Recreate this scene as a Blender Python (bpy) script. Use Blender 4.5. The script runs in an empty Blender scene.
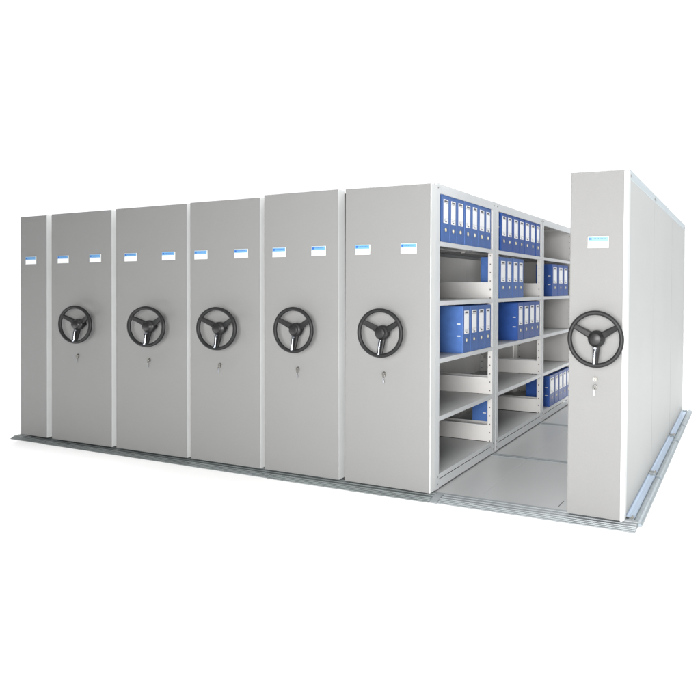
import bpy, bmesh, math, random
from mathutils import Vector, Matrix
random.seed(7)
S = bpy.context.scene
COL = S.collection

# ------------------------------------------------------------------ materials
def lin(r, g, b):
    f = lambda c: ((c/255+.055)/1.055)**2.4 if c > 10 else c/255/12.92
    return (f(r), f(g), f(b), 1)

def mat(name, col, rough=.5, metal=0., spec=.5, var=0., scale=6., bump=0., bscale=300., coat=0., stretch=(1, 1, 1), rvar=0.):
    m = bpy.data.materials.new(name); m.use_nodes = True
    n = m.node_tree.nodes; l = m.node_tree.links; b = n['Principled BSDF']
    b.inputs['Base Color'].default_value = (*col[:3], 1)
    b.inputs['Roughness'].default_value = rough
    b.inputs['Metallic'].default_value = metal
    b.inputs['Specular IOR Level'].default_value = spec
    b.inputs['Coat Weight'].default_value = coat
    tc = n.new('ShaderNodeTexCoord'); mp = n.new('ShaderNodeMapping')
    mp.inputs['Scale'].default_value = stretch
    l.new(tc.outputs['Object'], mp.inputs['Vector'])
    if var or rvar:
        t = n.new('ShaderNodeTexNoise'); t.inputs['Scale'].default_value = scale
        t.inputs['Detail'].default_value = 6; l.new(mp.outputs[0], t.inputs['Vector'])
        if var:
            r = n.new('ShaderNodeMapRange'); r.inputs['From Min'].default_value = .3; r.inputs['From Max'].default_value = .7
            r.inputs['To Min'].default_value = 1-var; r.inputs['To Max'].default_value = 1+var
            l.new(t.outputs['Fac'], r.inputs['Value'])
            x = n.new('ShaderNodeVectorMath'); x.operation = 'SCALE'; x.inputs[0].default_value = col[:3]
            l.new(r.outputs[0], x.inputs['Scale']); l.new(x.outputs[0], b.inputs['Base Color'])
        if rvar:
            r2 = n.new('ShaderNodeMapRange'); r2.inputs['From Min'].default_value = .3; r2.inputs['From Max'].default_value = .7
            r2.inputs['To Min'].default_value = max(0, rough-rvar); r2.inputs['To Max'].default_value = rough+rvar
            l.new(t.outputs['Fac'], r2.inputs['Value']); l.new(r2.outputs[0], b.inputs['Roughness'])
    if bump:
        t2 = n.new('ShaderNodeTexNoise'); t2.inputs['Scale'].default_value = bscale; t2.inputs['Detail'].default_value = 2
        l.new(mp.outputs[0], t2.inputs['Vector'])
        bm_ = n.new('ShaderNodeBump'); bm_.inputs['Strength'].default_value = bump; bm_.inputs['Distance'].default_value = .002
        l.new(t2.outputs['Fac'], bm_.inputs['Height']); l.new(bm_.outputs[0], b.inputs['Normal'])
    return m

M = dict(
 panel=mat('textured_grey_powder_coat', (.156, .157, .155), .7, spec=.3, var=.03, scale=140, bump=.2, bscale=260),
 trim=mat('pale_grey_edge_paint', (.425, .437, .437), .5, var=.02, scale=3),
 frame=mat('light_grey_enamel', (.405, .42, .43), .42, var=.03, scale=4, bump=.05, bscale=90),
 inner=mat('light_grey_shelf_enamel', (.40, .394, .386), .42, var=.03, scale=4),
 side=mat('off_white_side_sheet', (.305, .313, .309), .6, spec=.3, var=.02, scale=1.5, bump=.04, bscale=7),
 rubber=mat('dark_grey_plastic', (.011, .0112, .0115), .5, spec=.2, var=.15, scale=30, bump=.15, bscale=400),
 cap=mat('dark_grey_hub_plastic', (.010, .0102, .0105), .42, spec=.3),
 chrome=mat('polished_chrome', (.36, .38, .42), .25, metal=1),
 nickel=mat('brushed_nickel', (.22, .215, .20), .45, metal=1, var=.1, scale=60),
 brass=mat('pale_brass', (.50, .44, .22), .35, metal=.5),
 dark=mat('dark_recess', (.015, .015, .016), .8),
 hole=mat('black_slot', (.04, .038, .036), .8),
 blue=mat('blue_binder_board', (.040, .093, .255), .45, spec=.3, var=.10, scale=18, bump=.12, bscale=220),
 blue2=mat('deep_blue_binder_board', (.012, .050, .205), .45, spec=.3, var=.10, scale=18, bump=.12, bscale=220),
 paper=mat('white_paper', (.82, .82, .80), .7, var=.03, scale=30),
 card=mat('white_card', (.62, .63, .64), .45),
 ink=mat('grey_print', (.06, .06, .07), .6),
 sky=mat('light_blue_print', (.10, .24, .42), .4),
 logo=mat('bright_blue_print', (.01, .06, .26), .4),
 holder=mat('clear_plastic_holder', (.45, .46, .45), .35),
 galv=mat('galvanised_steel', (.225, .26, .28), .42, metal=.35, var=.16, scale=22, bump=.1, bscale=60, rvar=.1),
 ridge=mat('aluminium_threshold', (.185, .202, .21), .5, metal=.25, var=.12, scale=9, stretch=(.3, 6, 6), rvar=.1),
 ridged=mat('dark_aluminium_threshold', (.13, .145, .145), .45, metal=.3, var=.2, scale=9, stretch=(.3, 6, 6), rvar=.1),  # darker tone for the left-hand lengths and end ramp
 ridgem=mat('mid_tone_aluminium_threshold', (.15, .168, .17), .5, metal=.25, var=.2, scale=9, stretch=(.3, 6, 6), rvar=.1),  # mid tone for the middle lengths
 deck=mat('grey_painted_deck', (.295, .303, .304), .36, var=.02, scale=1.5),
 gutter=mat('pale_blue_painted_steel', (.32, .39, .48), .4, var=.03, scale=5),
 shelf=mat('cool_grey_shelf_enamel', (.305, .312, .314), .4, var=.03, scale=4),
 strip=mat('side_seam_enamel', (.315, .325, .323), .6, spec=.3),
 rail=mat('blue_grey_angle_enamel', (.29, .335, .36), .4, var=.03, scale=3),
 sheet=mat('brightened_side_sheet', (.80, .79, .77), .5, var=.03, scale=3),  # colour raised above the other sheets to stand in for light inside
 white=mat('white_studio_floor', (.93, .93, .93), .9, spec=.1, var=.004, scale=2),
)

# ------------------------------------------------------------------ mesh helpers
class MB:
    def __init__(self): self.bm = bmesh.new(); self.mats = []
    def mi(self, m):
        if m not in self.mats: self.mats.append(m)
        return self.mats.index(m)
    def box(self, a, b, m='frame', bev=0.):
        a, b = [min(p, q) for p, q in zip(a, b)], [max(p, q) for p, q in zip(a, b)]
        t = bmesh.new(); bmesh.ops.create_cube(t, size=1)
        for v in t.verts:
            v.co = Vector([(a[i]+b[i])/2 + v.co[i]*(b[i]-a[i]) for i in range(3)])
        if bev:
            bmesh.ops.bevel(t, geom=t.edges[:], offset=bev, segments=2, affect='EDGES', profile=.5)
        self.merge(t, m); return self
    def merge(self, t, m, mtx=None):
        k = self.mi(m); vs = {}
        for v in t.verts: vs[v] = self.bm.verts.new(mtx @ v.co if mtx else v.co)
        for f in t.faces:
            try: g = self.bm.faces.new([vs[v] for v in f.verts]); g.material_index = k; g.smooth = f.smooth
            except ValueError: pass
        t.free()
    def prism(self, pts, axis, lo, hi, m='frame', bev=0.):
        """closed polygon pts (two coords) extruded along axis"""
        t = bmesh.new()
        def P(p, h):
            c = list(p); c.insert(axis, h); return Vector(c)
        a = [t.verts.new(P(p, lo)) for p in pts]; b = [t.verts.new(P(p, hi)) for p in pts]
        t.faces.new(a); t.faces.new(b[::-1]); n = len(pts)
        for i in range(n): t.faces.new([a[i], b[i], b[(i+1) % n], a[(i+1) % n]])
        bmesh.ops.recalc_face_normals(t, faces=t.faces)
        self.merge(t, m); return self
    def cyl(self, c0, c1, r0, r1=None, m='frame', seg=24, smooth=True):
        r1 = r0 if r1 is None else r1
        c0, c1 = Vector(c0), Vector(c1); d = c1-c0
        q = d.to_track_quat('Z', 'Y').to_matrix().to_4x4(); q.translation = (c0+c1)/2
        t = bmesh.new()
        bmesh.ops.create_cone(t, cap_ends=True, segments=seg, radius1=r0, radius2=r1, depth=d.length)
        for f in t.faces: f.smooth = smooth and len(f.verts) == 4
        self.merge(t, m, q); return self
    def lathe(self, prof, m, seg=48, y=True):
        """profile (radius, y) revolved round the Y axis"""
        t = bmesh.new(); rings = []
        for r, h in prof:
            rings.append([t.verts.new((r*math.cos(2*math.pi*i/seg), h, r*math.sin(2*math.pi*i/seg))) for i in range(seg)])
        for A, B in zip(rings, rings[1:]):
            for i in range(seg):
                f = t.faces.new([A[i], A[(i+1) % seg], B[(i+1) % seg], B[i]]); f.smooth = True
        if prof[-1][0] > 1e-4: t.faces.new(rings[-1])
        if prof[0][0] > 1e-4: t.faces.new(rings[0][::-1])
        bmesh.ops.recalc_face_normals(t, faces=t.faces)
        self.merge(t, m); return self
    def torus(self, R, r, y, m, seg=72, k=14):
        t = bmesh.new(); rings = []
        for i in range(seg):
            a = 2*math.pi*i/seg
            rings.append([t.verts.new(((R+r*math.cos(b))*math.cos(a), y+r*.95*math.sin(b), (R+r*math.cos(b))*math.sin(a)))
                          for b in [2*math.pi*j/k for j in range(k)]])
        for i in range(seg):
            A, B = rings[i], rings[(i+1) % seg]
            for j in range(k):
                f = t.faces.new([A[j], A[(j+1) % k], B[(j+1) % k], B[j]]); f.smooth = True
        bmesh.ops.recalc_face_normals(t, faces=t.faces)
        self.merge(t, m); return self
    def build(self, name, parent=None, loc=None):
        me = bpy.data.meshes.new(name); self.bm.to_mesh(me); self.bm.free()
        for k in self.mats: me.materials.append(M[k])
        o = bpy.data.objects.new(name, me); COL.objects.link(o)
        if parent: o.parent = parent
        if loc: o.location = loc
        return o

def thing(name, label, cat, loc=(0, 0, 0), group=None):
    o = bpy.data.objects.new(name, None); COL.objects.link(o); o.empty_display_size = .1
    o.location = loc; o['label'] = label; o['category'] = cat
    if group: o['group'] = group
    return o

# ------------------------------------------------------------------ setting
fl = MB(); fl.box((-7, -9, -.09), (12, 12, -.0445), 'white')
f = fl.build('floor'); f['kind'] = 'structure'

# ------------------------------------------------------------------ track platform
GZ = -.044                                   # underside, resting on the floor
plat = thing('track_platform', 'long low grey steel platform with floor rails carrying all the shelving units', 'platform', (0, 0, 0))
D = 3.56
RY = [1.085, 2.345, 3.60]                    # cross rails under the bay joints
decks = [(.075, 1.055), (1.115, 2.315), (2.375, 3.60)]
for i, (a, b) in enumerate(decks):
    for x0, x1 in ((-.05, 1.30), (1.3012, 3.00), (3.0012, 4.7760), (4.7772, 5.745)):
        d = MB(); d.box((x0, a, GZ), (x1, b, -.0135), 'deck', .0015); d.build('deck_panel', plat)
def rail(y, x0=-.05, x1=5.785):
    r = MB()
    r.box((x0, y-.030, GZ), (x1, y-.008, -.0095), 'ridge', .0015)
    r.box((x0, y-.008, GZ), (x1, y+.008, -.018), 'dark')
    r.box((x0, y+.008, GZ), (x1, y+.030, -.0095), 'ridge', .0015)
    return r.build('floor_rail', plat)
for y in RY[:2]: rail(y)
# small slot mark in the deck beside the right-hand unit
s = MB(); s.prism([(5.322, .125), (5.327, .125), (5.331, .235), (5.326, .235)], 2, -.0136, -.0128, 'hole'); s.build('deck_slot', plat)
# ridged front threshold, in butted lengths
def thr(x0, x1, m, yo=0., zo=0.):
    p = [(.074, GZ), (-.040+yo, GZ), (-.040+yo, -.0375+zo), (-.031+yo, -.0355+zo), (-.030+yo, -.0315+zo), (-.020+yo, -.030+zo), (-.019+yo, -.0255+zo),
         (-.008+yo, -.024+zo), (-.007+yo, -.0195+zo), (.006+yo, -.0185+zo), (.007+yo, -.022+zo), (.020, -.022+zo), (.021, -.016+zo), (.036, -.0145+zo),
         (.037, -.0175), (.050, -.0175), (.051, -.0115), (.074, -.0105)]
    t = MB(); t.prism(p, 0, x0, x1, m); t.build('front_threshold', plat)
thr(-.095, .395, 'ridged', .006); thr(.397, 2.262, 'ridged', -.002); thr(2.264, 3.085, 'ridgem', -.004, .001)
thr(3.087, 4.478, 'ridgem', -.010, .001); thr(4.536, 5.838, 'ridge')
t = MB(); t.prism([(.074, GZ), (-.046, GZ), (-.044, -.036), (.0, -.019), (.030, -.0125), (.074, -.0105)], 0, 4.480, 4.534, 'ridge'); t.build('joint_plate', plat)
# left end ramp
t = MB(); t.prism([(-.095, GZ), (-.095, -.036), (-.07, -.018), (-.052, -.014), (-.052, GZ)], 1, .075, 3.60, 'ridged'); t.build('end_ramp', plat)
# right gutter and the outer strip in lengths
for a, b in ((.13, 1.06), (1.12, 2.32), (2.38, 3.60)):
    t = MB(); t.prism([(5.748, GZ), (5.748, -.018), (5.758, -.018), (5.767, -.028), (5.800, -.028), (5.806, -.018), (5.808, -.018), (5.808, GZ)], 1, a, b, 'gutter')
    t.build('gutter_channel', plat)
for a, b in ((.062, .965), (1.015, 2.135), (2.185, 2.80), (2.85, 3.66)):
    t = MB(); t.prism([(5.812, GZ), (5.812, -.017), (5.822, -.013), (5.836, -.013), (5.840, -.018), (5.852, -.022), (5.862, -.032), (5.862, GZ)], 1, a, b, 'galv')
    t.build('outer_strip', plat)
for y in (.105, 1.09, 2.35, 3.61):
    t = MB()
    t.box((5.750, y-.026, GZ), (5.808, y+.024, -.016), 'galv', .002)
    t.cyl((5.768, y, -.016), (5.768, y, -.0145), .011, m='dark')
    t.prism([(5.785, -.016), (5.804, -.016), (5.804, .004), (5.797, .004)], 1, y-.004, y+.0, 'nickel')
    t.cyl((5.794, y+.012, -.016), (5.794, y+.012, -.009), .006, m='nickel', seg=6)
    t.build('rail_end_bracket', plat)

# ------------------------------------------------------------------ hand wheel, name plate, lock
def wheel_proto():
    R = .1565
    w = MB(); w.torus(R-.0008, .0136, -.088, 'rubber')
    for a in (30, 150, 270):
        t = bmesh.new()
        # tapered dished spoke as a loft
        secs = [(.026, .0225, -.058, .010), (.075, .0195, -.066, .009), (.120, .017, -.078, .008), (.152, .0165, -.088, .0075)]
        rings = []
        for r, hw, y, th in secs:
            ring = []
            for (u, v) in ((-1, -.55), (-.6, -1), (.6, -1), (1, -.55), (1, .6), (.7, 1), (-.7, 1), (-1, .6)):
                ring.append(t.verts.new((r, y+v*th, u*hw)))
            rings.append(ring)
        for A, B in zip(rings, rings[1:]):
            for i in range(8):
                f = t.faces.new([A[i], A[(i+1) % 8], B[(i+1) % 8], B[i]]); f.smooth = False
        t.faces.new(rings[0]); t.faces.new(rings[-1][::-1])
        bmesh.ops.recalc_face_normals(t, faces=t.faces)
        w.merge(t, 'rubber', Matrix.Rotation(-math.radians(a), 4, 'Y'))
    root = w.build('handwheel')
    h = MB(); h.lathe([(.014, -.001), (.014, -.034), (.046, -.042), (.051, -.050), (.051, -.066), (.048, -.074), (.040, -.080), (.036, -.084), (.034, -.0925), (.031, -.095), (0.0001, -.095)], 'cap')
    h.build('hub', root)
    k = MB()
    k.lathe([(.0001, 0), (.0001, 0)], 'chrome', 4) if 0 else None
    # folding chrome crank lying down the lower spoke: a pivot block and one smooth tapered grip
    k.box((-.010, -.094, -.058), (.009, -.078, -.046), 'chrome', .003)
    t = bmesh.new(); rings = []
    for z, rr, y, x in ((-.054, .0050, -.0915, 0), (-.057, .0080, -.092, 0), (-.075, .0088, -.0935, -.001), (-.100, .0080, -.0955, -.002), (-.122, .0082, -.097, -.003),
                        (-.136, .0098, -.098, -.004), (-.145, .0100, -.0985, -.0045), (-.150, .0070, -.099, -.0045)):
        rings.append([t.verts.new((x+rr*math.cos(q), y+rr*math.sin(q), z)) for q in [2*math.pi*i/18 for i in range(18)]])
    for A, B in zip(rings, rings[1:]):
        for i in range(18): t.faces.new([A[i], A[(i+1) % 18], B[(i+1) % 18], B[i]]).smooth = True
    t.faces.new(rings[0]); t.faces.new(rings[-1]); bmesh.ops.recalc_face_normals(t, faces=t.faces)
    k.merge(t, 'chrome')
    k.build('crank_handle', root)
    s = MB(); s.cyl((0, 0, 0), (0, -.006, 0), .019, .018, 'cap'); s.build('base_flange', root)
    return root
wheel0 = wheel_proto(); used_wheel = [False]
def copy_tree(o, parent=None):
    c = o.copy(); COL.objects.link(c)
    if parent: c.parent = parent
    for ch in o.children: copy_tree(ch, c)
    return c
def plate_proto():
    b = MB(); b.box((-.066, -.0045, -.036), (.066, 0, .036), 'holder', .0015)
    b.box((-.066, -.0075, -.036), (.066, -.0045, -.0325), 'holder', .0008)
    o = b.build('name_plate')
    c = MB(); c.box((-.0625, -.0062, -.0325), (.0625, -.0045, .033), 'card'); c.box((-.0625, -.0066, .0055), (.0625, -.0062, .0325), 'sky')
    # little emblem and a line of small lettering on the blue band
    c.box((-.057, -.0069, .013), (-.0495, -.0066, .027), 'logo'); c.box((-.0485, -.0069, .013), (-.041, -.0066, .027), 'logo')
    c.box((-.0495, -.0069, .018), (-.0485, -.0066, .022), 'logo')
    x = -.034
    for w in (.006, .004, .007, .005, .008, .004, .006, .007, .005, .006):
        c.box((x, -.0068, .0195), (x+w*.8, -.0066, .0245), 'logo'); x += w+.0025
    c.build('card_insert', o)
    return o
plate0 = plate_proto(); used_plate = [False]
def lock_proto(gap):
    b = MB(); b.cyl((0, 0, 0), (0, -.006, 0), .0155, .0145, 'nickel'); b.cyl((0, -.006, 0), (0, -.013, 0), .0115, .0105, 'nickel'); b.box((-.0016, -.0134, -.007), (.0016, -.013, .007), 'dark')
    o = b.build('lock')
    k = MB()
    zt = -gap
    k.torus(.0115, .0028, 0, 'nickel', 28, 8)
    for v in k.bm.verts: v.co = Vector((v.co.x, v.co.y-.010, v.co.z+zt-.008))
    k.cyl((-.004, -.010, zt-.018), (-.004, -.010, zt-.022), .009, .006, 'nickel')
    k.box((-.0065, -.0115, zt-.060), (-.0005, -.0085, zt-.020), 'chrome', .0006)
    k.box((-.0005, -.0110, zt-.056), (.0035, -.0090, zt-.050), 'chrome'); k.box((-.0005, -.0110, zt-.047), (.0030, -.0090, zt-.042), 'chrome')
    k.cyl((0, -.0125, 0 if gap < .01 else zt+.006), (0, -.010, zt+.002), .0022, m='chrome', seg=8)
    k.build('key', o)
    return o
lock0 = lock_proto(.006); used_lock = [False]

def place(proto, used, parent, loc, sx=1.):
    o = proto if not used[0] else copy_tree(proto)
    used[0] = True; o.parent = parent; o.location = loc; o.scale = (sx, 1, 1)
    return o

# ------------------------------------------------------------------ shelving units (local x from the unit's left edge, z from its foot)
def front(u, w, H, trimw=.0, fl_d=.075, left_trim=False):
    """textured panel with a folded pale corner profile down its sides"""
    p = MB()
    xe = w-.002 if trimw > .01 else w-.0006
    p.prism([(.004, .018), (.0, .010), (.002, .002), (.006, 0), (xe-.0015, 0), (xe, .0012), (xe, .018)], 2, .006, H, 'panel')
    p.build('front_panel', u)
    e = MB()
    if trimw > .01: e.prism([(w-.002, .0005), (w+trimw*.5, .002), (w+trimw, .010+trimw*.4), (w+trimw, fl_d), (w+trimw-.02, fl_d), (w-.002, .0185)], 2, .004, H+.0015, 'trim')
    else: e.prism([(w-.0006, .0022), (w+trimw, .004), (w+trimw, fl_d), (w+trimw-.02, fl_d), (w-.02, .0185), (w-.0006, .0185)], 2, .005, H+.0005, 'trim')
    e.build('edge_profile', u)
    e = MB()
    e.prism([(.002, .0185), (.002, fl_d), (.010, fl_d), (.010, .0185)], 2, .006, H-.001, 'inner')
    e.build('edge_profile', u)

def closed_body(u, w, H, D):
    b = MB(); b.box((.012, .076, .03), (w-.006, D-.002, H-.012), 'inner'); b.build('carcass', u)
    for y0, y1 in ((.112, 1.09), (1.094, 2.135), (2.139, D-.004)):
        s = MB(); s.box((w-.0055, y0, .03), (w-.001, y1, H-.02), 'sheet', .0012); s.build('side_sheet', u)
    b = MB()
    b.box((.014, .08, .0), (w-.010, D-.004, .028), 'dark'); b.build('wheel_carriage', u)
    b = MB(); b.box((w-.0055, .0765, .03), (w+.012, .110, H-.02), 'rubber', .003); b.build('gap_shade_strip', u)  # dark strip added to paint shade into the gap beside the next panel

# names of the units: left edge, width, height, name-plates, wheel centre etc.
GR = 'mobile shelving units standing side by side on the rails'
UN = [
 dict(x=.002, w=.394, H=2.083, plates=[.170], sx=1.18, wheel=None, lab='narrow wheel-less mobile shelving unit at the far left end of the row'),
 dict(x=.466, w=.823, H=2.086, plates=[.642, 1.082], sx=1.15, wheel=(.9375, 1.077, 1.31), lock=(.845, .790), lab='closed grey mobile shelving unit beside the narrow wheel-less end unit'),
 dict(x=1.345, w=.856, H=2.089, plates=[1.540, 1.994], sx=1.15, wheel=(1.836, 1.078, 1.32), lock=(1.762, .790), lab='closed grey mobile shelving unit, second wheel from the left'),
 dict(x=2.235, w=.741, H=2.093, plates=[2.361, 2.787], sx=1.07, wheel=(2.618, 1.079, 1.23), lock=(2.564, .784), lab='closed grey mobile shelving unit with the third handwheel from the left'),
 dict(x=3.016, w=.693, H=2.107, plates=[3.168, 3.536], sx=.97, wheel=(3.374, 1.086, 1.08), lock=(3.341, .790), lab='closed grey mobile shelving unit directly left of the open unit holding binders'),
]
def fit_out(u, x0, d):
    for px in d['plates']: place(plate0, used_plate, u, (px-x0, -.0005, 1.665), d['sx'])
    if d['wheel']:
        wx, wz, s = d['wheel']; place(wheel0, used_wheel, u, (wx-x0, 0, wz), s)
        lx, lz = d['lock']; place(lock0, used_lock, u, (lx-x0, -.0005, lz)).rotation_euler[1] = math.radians((int(x0*1000) % 13)-6)
for d in UN:
    u = thing('mobile_shelving_unit', d['lab'], 'shelving unit', (d['x'], 0, 0), GR)
    front(u, d['w'], d['H']); closed_body(u, d['w'], d['H'], D)
    fit_out(u, d['x'], d)

SH = [.100, .500, .902, 1.305, 1.720]       # shelf tops
def shelving(u, x0, x1, H, bays, open_right=True, open_left=True, doubles=True):
    """open steel shelving between local x0..x1; bays = [(yfrontUpright0,y1,yRearUpright0,y1)...]"""
    def upright(y0, y1, side, facing):
        b = MB()
        xr, xl = (x1, x1-.042) if side > 0 else (x0, x0+.042)
        # front web and the perforated return that faces into the bay
        b.box((xr-.002*side, y0, .0), (xr, y1, H), 'frame')
        yy = y0 if facing > 0 else y1
        b.box((xr-.0025*side, yy, .002), (xl, yy+.002*(1 if facing > 0 else -1), H-.002), 'inner')
        k = .10
        while k < H-.05:
            xm = xr-side*.022
            ye = yy-.0012 if facing > 0 else yy+.0012
            b.box((xm-.0045, ye, k), (xm+.0045, ye+.0012*(1 if facing > 0 else -1), k+.011), 'hole')
            k += .071
        yo = y1 if facing > 0 else y0
        b.box((xr-.0025*side, yo-.002*(1 if facing > 0 else 0), .002), (xr-.020*side, yo+(0 if facing > 0 else .002), H-.002), 'frame')
        # bolt heads where shelves and the top beam fix on
        for z in (H-.030, .035, .085):
            b.cyl((xr, (y0+y1)/2, z), (xr+.003*side, (y0+y1)/2, z), .0055, m='nickel', seg=10)
        b.build('upright', u)
    for bi, (a0, a1, c0, c1) in enumerate(bays):
        for side, op in ((1, open_right), (-1, open_left)):
            if not op: continue
            upright(a0, a1, side, -1); upright(c0, c1, side, 1)
        # end frames: low divider plate above each shelf, open window above it
        for yy, s in ((a1-.0045, 1), (c0+.0025, 1)):
            last = (bi == len(bays)-1 and yy > a1)
            for i, z in enumerate(SH):
                p = MB()
                top = z+.136 if not last else (SH[i+1]-.004 if i < 4 else H-.004)
                p.box((x0+(.03 if not last else .003), yy, z+.001), (x1-.043, yy+.002, top), 'inner')
                if not last: p.box((x0+.03, yy-.004, top-.0005), (x1-.043, yy+.004, top+.0035), 'frame')
                p.build('divider_plate' if not last else 'end_sheet', u)
        ys, ye = a0+.006, c1-.006
        yi, yo = a1+.001, c0-.001                      # clear span between uprights
        for i, z in enumerate(SH):
            s = MB()
            s.box((x0+.004, ys+.062, z-.003), (x1-.004, ye-.062, z), 'shelf')
            for side, xx in ((1, x1), (-1, x0)):
                s.box((xx-.0035*side, yi, z-.032), (xx-.0005*side, yo, z-.0001), 'frame')
                s.box((xx-.0035*side, yi+.002, z-.032), (xx-.022*side, yo-.002, z-.0295), 'inner')
            s.box(((x0+x1)/2-.02, yi+.01, z-.016), ((x0+x1)/2+.02, yo-.01, z-.003), 'inner')
            s.build('shelf', u)
        for side, xx in ((1, x1), (-1, x0)):
            b = MB(); b.box((xx-.003*side, yi, 0.004), (xx-.0012*side, yo, .062), 'frame'); b.build('plinth', u)
        for side, xx in ((1, x1), (-1, x0)):
            b = MB(); b.box((xx-.003*side, yi, H-.066), (xx+.0003*side, yo, H-.003), 'frame')
            b.box((xx-.003*side, yi, H-.066), (xx-.022*side, yo, H-.0635), 'frame'); b.build('top_beam', u)
        b = MB(); b.box((x0+.004, yi, H-.016), (x1-.004, yo, H-.013), 'inner')
        for q in (.33, .66): b.box((x0+.02, yi+(yo-yi)*q-.012, H-.034), (x1-.02, yi+(yo-yi)*q+.012, H-.016), 'inner')
        b.build('top_sheet', u)

BAYS = [(.0765, .130, 1.070, 1.128), (1.142, 1.197, 2.350, 2.392), (2.402, 2.446, 3.500, 3.550)]
# --- the opened double unit
X6 = 3.757
u6 = thing('mobile_shelving_unit', 'grey double unit with its open side showing shelves of blue binders', 'shelving unit', (X6, 0, 0), GR)
LEAN6 = math.radians(.42); u6.rotation_euler = (0, LEAN6, 0)
W6 = .702
front(u6, W6-.004, 2.103, trimw=.003, fl_d=.0755)
shelving(u6, .012, W6-.001, 2.121, BAYS)
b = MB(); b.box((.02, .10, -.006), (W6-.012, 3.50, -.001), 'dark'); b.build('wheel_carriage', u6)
b = MB(); b.box((-.0475, 3.52, .001), (.011, 3.545, 2.08), 'sheet', .002); b.build('gap_seal', u6)
b = MB(); b.box((.003, 3.5515, .004), (W6+.002, 3.558, 2.10), 'panel'); b.build('rear_panel', u6)
fit_out(u6, X6, dict(plates=[3.910, 4.287], sx=.955, wheel=(4.114, 1.086, 1.085), lock=(4.090, .795)))
# --- the single unit standing apart on the right
X7 = 5.413
u7 = thing('mobile_shelving_unit', 'narrow grey shelving unit standing apart at the right end of the platform', 'shelving unit', (X7, 0, 0), GR)
u7.rotation_euler = (0, math.radians(.95), 0)
W7 = .331
front(u7, W7, 2.094, trimw=.021, fl_d=.078)
BAY7 = [(.079, .130, 1.120, 1.170), (1.182, 1.232, 2.310, 2.360), (2.372, 2.420, D-.07, D-.022)]
shelving(u7, .006, W7+.008, 2.082, BAY7, open_right=False)
for i, (y0, y1) in enumerate(((.080, 1.175), (1.178, 2.365), (2.368, D))):
    s = MB(); s.box((W7+.009, y0, .004), (W7+.0125, y1, 2.058), 'side'); s.build('side_sheet', u7)
for yc in (1.1765, 2.3665):
    s = MB(); s.box((W7+.0128, yc-.010, .004), (W7+.0138, yc+.010, 2.054), 'strip'); s.build('seam_strip', u7)
for i, (y0, y1) in enumerate(((.080, 1.165), (1.178, D))):
    s = MB(); s.prism([(W7-.02, 2.110), (W7+.015, 2.110), (W7+.015, 2.059), (W7+.0125, 2.056), (W7+.009, 2.059), (W7+.009, 2.106), (W7-.02, 2.106)], 1, y0, y1, 'rail')
    for yy in ((y0+.03, y1-.02) if i == 0 else (y0+.02, 2.365, y1-.05)): s.cyl((W7+.015, yy, 2.075), (W7+.0185, yy, 2.075), .010, .007, 'nickel')
    s.build('top_angle', u7)
s = MB(); s.box((W7-.004, D-.002, .004), (W7+.017, D+.018, 2.09), 'trim'); s.build('rear_post', u7)
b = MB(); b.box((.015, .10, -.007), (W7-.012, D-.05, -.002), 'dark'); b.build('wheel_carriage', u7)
# lock with its key hanging below
for px in (5.590,): place(plate0, used_plate, u7, (px-X7, -.0005, 1.667), .97)
place(wheel0, used_wheel, u7, (5.600-X7, 0, 1.088), 1.0)
lock7 = lock_proto(.038); lock7.parent = u7; lock7.location = (5.582-X7, -.0005, .838)

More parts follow.
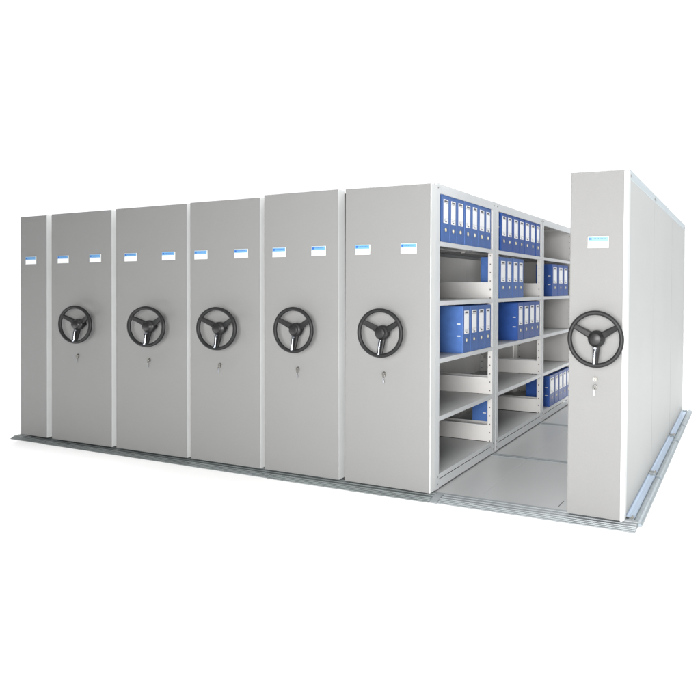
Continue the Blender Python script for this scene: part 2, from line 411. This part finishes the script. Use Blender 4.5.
# ------------------------------------------------------------------ binders (origin: bottom centre of the spine's outer face; spine faces +x)
def binder_proto(m='blue'):
    """unit size: thickness 1 along y, height 1 along z, depth 1 along -x  (scaled per copy)"""
    raise NotImplementedError
GB = 'blue lever arch binders on the open shelves'
mesh_cache = {}
rowname = {0: 'bottom', 1: 'fourth', 2: 'middle', 3: 'second', 4: 'top'}
def binder(bay, row, y0, y1, h, depth, xf, label, tone='blue'):
    th = y1-y0-.003; z = SH[row]+.0008
    key = (round(th, 3), round(h, 3), round(depth, 3), tone)
    root = bpy.data.objects.new('ring_binder', None); COL.objects.link(root); root.empty_display_size = .05
    root['label'] = label; root['category'] = 'binder'; root['group'] = GB
    if key not in mesh_cache:
        t = .0035; a = th/2; parts = []
        c = MB(); g = .004
        # cover: two boards joined by a slightly rounded spine
        c.prism([(-depth, -a), (-.004, -a), (-.001, -a+.002), (.0, -a+.006), (.0, a-.006), (-.001, a-.002), (-.004, a), (-depth, a), (-depth, a-t),
                 (-.008, a-t), (-.0045, a-.008), (-.0045, -a+.008), (-.008, -a+t), (-depth, -a+t)], 2, 0, h, tone)
        # hinge grooves down the boards
        parts.append(('cover', c))
        p = MB(); p.box((-depth+.012, -a+t+.002, .012), (-.012, a-t-.002, h-.018), 'paper'); parts.append(('paper_block', p))
        l = MB(); lw = th*.30
        l.box((.0, -lw, h*.405), (.0012, lw, h*.905), 'card')
        random.seed(int(y0*1000)+row)
        l.box((.0012, -lw*.92, h*.825), (.0016, lw*.92, h*.832), 'ink')
        l.box((.0012, -lw*.70, h*.845), (.0016, lw*.70, h*.885), 'ink')
        for q in range(3):
            l.box((.0012, -lw*.85, h*(.455+q*.014)), (.0014, -lw*.85+lw*1.2*random.random()+lw*.3, h*(.459+q*.014)), 'ink')
        l.box((.0012, -lw*.35, h*.425), (.0016, lw*.35, h*.448), 'ink')
        l.box((.0012, -lw*.98, h*.503), (.0014, lw*.98, h*.506), 'ink')
        parts.append(('spine_label', l))
        r = MB()
        tt = bmesh.new()
        seg = 20; R1, R2 = min(.015, th*.16), min(.0095, th*.10)
        A = [tt.verts.new((.0, R1*math.cos(2*math.pi*i/seg), h*.262+R1*math.sin(2*math.pi*i/seg))) for i in range(seg)]
        B = [tt.verts.new((.003, (R1+R2)/2*math.cos(2*math.pi*i/seg), h*.262+(R1+R2)/2*math.sin(2*math.pi*i/seg))) for i in range(seg)]
        Cc = [tt.verts.new((.001, R2*math.cos(2*math.pi*i/seg), h*.262+R2*math.sin(2*math.pi*i/seg))) for i in range(seg)]
        for P, Q in ((A, B), (B, Cc)):
            for i in range(seg): tt.faces.new([P[i], P[(i+1) % seg], Q[(i+1) % seg], Q[i]]).smooth = True
        r.merge(tt, 'brass')
        r.cyl((-.001, 0, h*.262), (.0008, 0, h*.262), R2, m='paper', seg=16)
        parts.append(('finger_ring', r))
        k = MB()
        for q in (.36, .62):
            k.box((-.050, -a-.0012, h*q-.004), (-.020, -a, h*q+.004), 'holder', .0004)
        parts.append(('edge_clip', k))
        mesh_cache[key] = [pb.build(n, root) for n, pb in parts]
    else:
        for o in mesh_cache[key]:
            c = o.copy(); COL.objects.link(c); c.parent = root
    tilt = random.uniform(-.004, .004)
    P = Matrix.Translation((X6, 0, 0)) @ Matrix.Rotation(LEAN6, 4, 'Y')
    root.matrix_world = P @ Matrix.Translation((xf-X6, (y0+y1)/2, z)) @ Matrix.Rotation(tilt, 4, 'Z')
ordn = ['first', 'second', 'third', 'fourth', 'fifth', 'sixth', 'seventh', 'eighth']
bayn = {1: 'front bay', 2: 'middle bay', 3: 'rear bay'}
XF = 4.452
def run(bay, row, edges, h, depth, tone='blue', first_back=False, rown=None):
    n = len(edges)-1
    for i in range(n):
        xf = XF-random.uniform(0, .004)
        if i == 0 and first_back: xf = 4.413
        pos = {0: 'leftmost', n-1: 'rightmost'}.get(i, ordn[i]+' from the left')
        vis = {0: ' with its wide cover showing'}.get(i, '') if not first_back else ''
        binder(bay, row, edges[i], edges[i+1], h+random.uniform(-.002, .002), depth, xf,
               f'blue binder, {pos} in the {rown or rowname[row]} row of the {bayn[bay]}{vis}', tone)
run(1, 4, [.086, .173, .295, .410, .538, .661, .790, .931, 1.056], .338, .27, first_back=True)
run(2, 4, [1.200, 1.271, 1.408, 1.557, 1.714, 1.867, 2.029, 2.200, 2.343], .338, .27, 'blue2', first_back=True)
run(2, 3, [1.243, 1.404, 1.553, 1.710, 1.851], .362, .18)
run(3, 3, [2.770, 2.985, 3.195, 3.400], .355, .19, 'blue2')
run(1, 2, [.515, .648, .789, .934, 1.055], .355, .27)
run(2, 2, [1.689, 1.848, 2.021, 2.190, 2.343], .355, .27, 'blue2')
run(3, 0, [2.681, 2.879, 3.029, 3.194, 3.358, 3.490], .335, .27, 'blue2')
binder(2, 0, 1.205, 1.268, .335, .15, 4.362, 'lone blue binder low in the middle bay, seen through the window of the end frame', 'blue')

# ------------------------------------------------------------------ camera (calibrated from the photograph)
cam = bpy.data.objects.new('camera', bpy.data.cameras.new('camera')); COL.objects.link(cam)
yaw, pit, rol = -3.90026405e-01, 1.56905244e-03, -2.66160129e-03
F = Vector((math.sin(yaw)*math.cos(pit), math.cos(yaw)*math.cos(pit), math.sin(pit)))
R0 = Vector((math.cos(yaw), -math.sin(yaw), 0)); U0 = R0.cross(F)
R = R0*math.cos(rol)+U0*math.sin(rol); U = -R0*math.sin(rol)+U0*math.cos(rol)
m = Matrix((R, U, -F)).transposed().to_4x4(); m.translation = Vector((6.44513410, -3.57579136, 1.38271344))
cam.matrix_world = m
cam.data.sensor_width = 36; cam.data.lens = 600.308963/700*36
cam.data.shift_x = (350-500.01636)/700; cam.data.shift_y = (288.008665-350)/700
cam.data.clip_end = 500; cam.data.clip_start = .05
S.camera = cam

# ------------------------------------------------------------------ light: white studio backdrop ahead, dim room behind, soft boxes, added floor fills
W = bpy.data.worlds.new('World'); S.world = W; W.use_nodes = True
n = W.node_tree.nodes; l = W.node_tree.links; bg = n['Background']
tc = n.new('ShaderNodeTexCoord'); dt = n.new('ShaderNodeVectorMath'); dt.operation = 'DOT_PRODUCT'
dt.inputs[1].default_value = (-.545, .838, 0)
l.new(tc.outputs['Generated'], dt.inputs[0])
mr = n.new('ShaderNodeMapRange'); mr.inputs['From Min'].default_value = .25; mr.inputs['From Max'].default_value = .62
mr.inputs['To Min'].default_value = .10; mr.inputs['To Max'].default_value = 1.12
l.new(dt.outputs['Value'], mr.inputs['Value']); l.new(mr.outputs[0], bg.inputs['Strength'])
bg.inputs['Color'].default_value = (.985, .995, 1, 1)

def area(name, loc, tgt, sx, sy, e, col=(1, 1, 1), spread=180):
    d = bpy.data.lights.new(name, 'AREA'); d.shape = 'RECTANGLE'; d.size = sx; d.size_y = sy; d.energy = e; d.color = col
    d.spread = math.radians(spread)
    o = bpy.data.objects.new(name, d); COL.objects.link(o); o.location = loc
    o.rotation_euler = (Vector(tgt)-Vector(loc)).to_track_quat('-Z', 'Y').to_euler()
area('floor_fill_front', (3.0, -3.2, 5.0), (3.0, -3.0, 0), 11, 3.0, 150, spread=110)  # added lamp that whitens the floor in front
area('floor_fill_rear', (3.0, 6.5, 6.0), (3.0, 6.5, 0), 15, 9, 2300)  # added lamp that whitens the floor behind the units
area('softbox_right', (9.6, .4, 2.4), (5.7, 1.6, 1.0), 2.6, 2.6, 125, (.97, .985, 1))
area('floor_fill_left', (-1.0, -1.95, 2.6), (-1.0, -1.95, 0), 6, 1.3, 108, spread=74)  # added lamp that clears grey from the floor at front left
area('softbox_key', (6.25, -5.0, 1.4), (4.6, 0, .9), 2.6, 2.2, 740, (1, .99, .98))

S.view_settings.view_transform = 'Standard'; S.view_settings.look = 'None'
S.view_settings.exposure = 0; S.view_settings.gamma = 1
S.render.engine = 'CYCLES'
